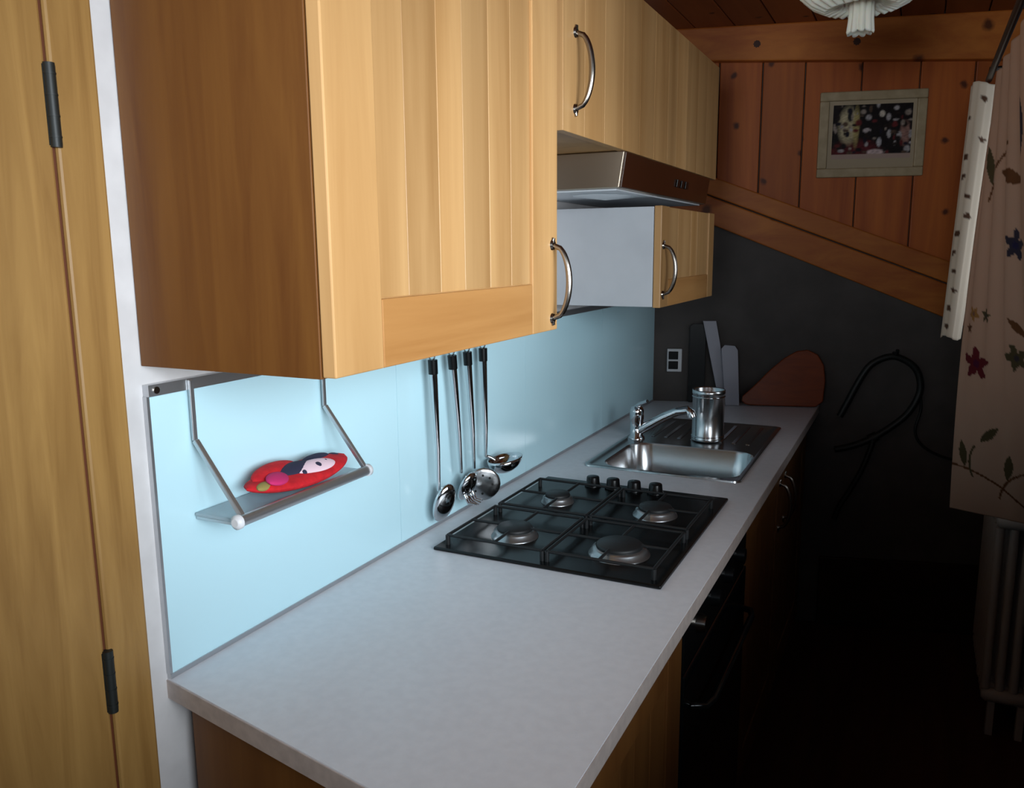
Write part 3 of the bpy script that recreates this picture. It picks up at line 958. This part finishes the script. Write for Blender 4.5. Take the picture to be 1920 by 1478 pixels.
pleated([(.040, 2.085, .4), (.045, 2.052, .8), (.075, 2.045, 1), (.105, 2.060, 1), (.130, 2.082, 1), (.150, 2.112, 1), (.165, 2.150, 1), (.166, 2.158, 1), (.150, 2.150, 1), (.138, 2.112, 1), (.118, 2.090, 1), (.095, 2.074, 1), (.060, 2.070, .8)], 26, .012).build('shade', M['opal'], lp)
pleated([(.004, 2.06, 0), (.024, 2.058, 1), (.025, 2.02, 1), (.0275, 1.995, 1), (.026, 1.990, 1), (.020, 1.996, 1), (.004, 2.01, 0)], 9, .007).build('drop', M['opal'], lp)

# ------------------------------------------------------------------ radiator seen from its end
rd = thing('radiator', (1.265, 2.2, 0), 'white column radiator standing along the right wall below the curtain', 'radiator')
sec = MB()
for k in range(4):
    xx = 1.205 + k * .038
    sec.tube([(xx, 2.0, .15), (xx, 2.0, .67)], .0125, 12)
for z in (.13, .69):
    sec.tube([(1.195, 2.0, z), (1.205, 2.0, z), (1.319, 2.0, z), (1.329, 2.0, z)], [.012, .022, .022, .012], 12)
s0 = sec.build('section', M['radiator'], rd)
for k in range(1, 10):
    share(s0, 'section', rd, (0, .045 * k, 0))
for y in (2.0, 2.405):
    ft = MB().box(1.215, 1.235, y - .012, y + .012, 0, .12).box(1.295, 1.315, y - .012, y + .012, 0, .12)
    ft.build('foot', M['radiator'], rd)

# ------------------------------------------------------------------ curtain
rod = thing('curtain_rod', (1.06, 1.15, 1.925), 'dark curtain rod running along the right-hand window', 'curtain rod')
MB().tube([(1.06, .35, 1.925), (1.06, 1.775, 1.925)], .008, 12).build('pole', M['rod'], rod)
for y in (.40, 1.768):
    MB().tube([(1.06, y, 1.925), (1.06, y, 1.95), (1.20, y, 1.95), (WR, y, 1.95)], .006, 10).build('bracket', M['rod'], rod)
MB().tube([(1.06, .35, 1.925), (1.06, .335, 1.925), (1.06, .320, 1.925)], [.014, .016, .004], 14).build('finial', M['rod'], rod)

BASE = (.52, .34, .25)
MAR, BRN, GRN, GOLD, NVY = (.13, .012, .018), (.14, .055, .02), (.085, .065, .03), (.34, .17, .05), (.035, .03, .05)
CU, CV = 150, 300


def cpos(u, v):
    T = Vector((1.06 + .004 * math.sin(u * 44), 1.44 - .95 * u, 1.868))
    if u < .5:
        k = u / .5
        Bm = Vector((1.052 + .20 * k + .006 * math.sin(k * 14) * k, 1.70 - .08 * k, .800))
    else:
        k = (u - .5) / .5
        Bm = Vector((1.252 + .07 * k + .012 * math.sin(k * 18), 1.62 - .55 * k, .800))
    w = v ** 1.15
    P = T.lerp(Bm, w)
    P.z = T.z + (Bm.z - T.z) * v
    P.x += -.016 * math.sin(math.pi * v) * (1 - u) + .004 * math.sin(u * 40 + 2 * v) * (1 - v)
    return P


# printed motifs: kind, across and down the cloth, size in metres, turn, colour
MOT = [('flower', .14, .605, .044, .3, MAR), ('flower', .11, .49, .020, .9, GOLD), ('flower', .20, .49, .018, .2, GRN),
       ('flower', .07, .525, .013, .5, BRN), ('leaf', .14, .18, .042, 1.75, GRN), ('leaf', .42, .215, .045, -.35, BRN),
       ('stem', .28, .205, .075, .75, BRN), ('leaf', .54, .145, .05, 1.5, NVY), ('flower', .45, .34, .034, .1, NVY),
       ('flower', .44, .57, .034, .6, GRN), ('leaf', .24, .775, .036, .75, GRN), ('leaf', .07, .84, .038, 1.65, GRN),
       ('stem', .22, .92, .110, -.45, BRN), ('leaf', .36, .85, .040, 1.35, GRN), ('leaf', .45, .505, .032, -.7, BRN),
       ('stem', .14, .855, .045, 1.45, GRN), ('stem', .38, .90, .06, .9, BRN), ('flower', .70, .5, .044, .2, MAR), ('flower', .75, .85, .044, .2, MAR)]


def motif_col(p, marks):
    c = BASE
    for kind, q, sz, ang, colr in marks:
        d = (p - q)
        a = d.dot(CA)
        b = d.z
        ca_, sa_ = math.cos(ang), math.sin(ang)
        x_, y_ = a * ca_ + b * sa_, -a * sa_ + b * ca_
        if abs(a) > sz * 1.2 or abs(b) > sz * 1.2:
            continue
        if kind == 'flower':
            th = math.atan2(y_, x_)
            if math.hypot(x_, y_) < sz * (.72 + .24 * math.cos(5 * th) + .07 * math.sin(13 * th + 60 * sz)):
                c = colr if math.hypot(x_, y_) > sz * .22 else (colr[0] * .6, colr[1] * .6, colr[2] * .9 + .02)
        elif kind == 'leaf':
            if abs(x_) < sz and abs(y_) < sz * .30 * (1 - (x_ / sz) ** 2):
                c = colr
        elif kind == 'stem':
            if abs(x_) < sz and abs(y_ - .25 * sz * (1 - (x_ / sz) ** 2)) < .0030:
                c = colr
    return c


CA = Vector((.92, -.39, 0))
rows = [[cpos(i / CU, j / CV) for i in range(CU + 1)] for j in range(CV + 1)]
co = MB().grid(rows).build('curtain', M['curtain'])
tag(co, 'beige curtain printed with dark red flowers and twigs beside the radiator', 'curtain', 'curtains on the dark rod')
ca = co.data.color_attributes.new('print', 'FLOAT_COLOR', 'POINT')
marks = [(k, cpos(u, v), s, a, c) for (k, u, v, s, a, c) in MOT]
for j in range(CV + 1):
    for i in range(CU + 1):
        ca.data[j * (CU + 1) + i].color = (*motif_col(rows[j][i], marks), 1)
sl = co.modifiers.new('cloth', 'SOLIDIFY'); sl.thickness = .0012

# narrow second drop at the rod's far end, gathered into a roll
rows = []
nu, nv = 26, 130
for j in range(nv + 1):
    v = j / nv
    row = []
    for i in range(nu + 1):
        a = math.pi * (1.08 - 1.16 * i / nu)
        wd = .030 - .007 * v
        cx_ = 1.052 - .030 * v ** 1.1
        row.append(Vector((cx_ + wd * math.cos(a) + .002 * math.sin(9 * a), 1.768 - .028 * math.sin(a), 1.914 - .655 * v - .006 * math.sin(a * 2))))
    rows.append(row)
c2o = MB().grid(rows).build('curtain', M['curtain'])
tag(c2o, 'short narrow gathered pale curtain with small dots at the far end of the rod', 'curtain', 'curtains on the dark rod')
ca = c2o.data.color_attributes.new('print', 'FLOAT_COLOR', 'POINT')
dots = [(random.Random(k).uniform(.1, .6), .06 + k * .075) for k in range(13)]
for j in range(nv + 1):
    for i in range(nu + 1):
        c = (.72, .62, .50)
        for du, dv in dots:
            if ((i / nu - du) / .085) ** 2 + ((j / nv - dv) / .011) ** 2 < 1:
                c = (.10, .05, .03)
        ca.data[j * (nu + 1) + i].color = (*c, 1)
sl = c2o.modifiers.new('cloth', 'SOLIDIFY'); sl.thickness = .0012
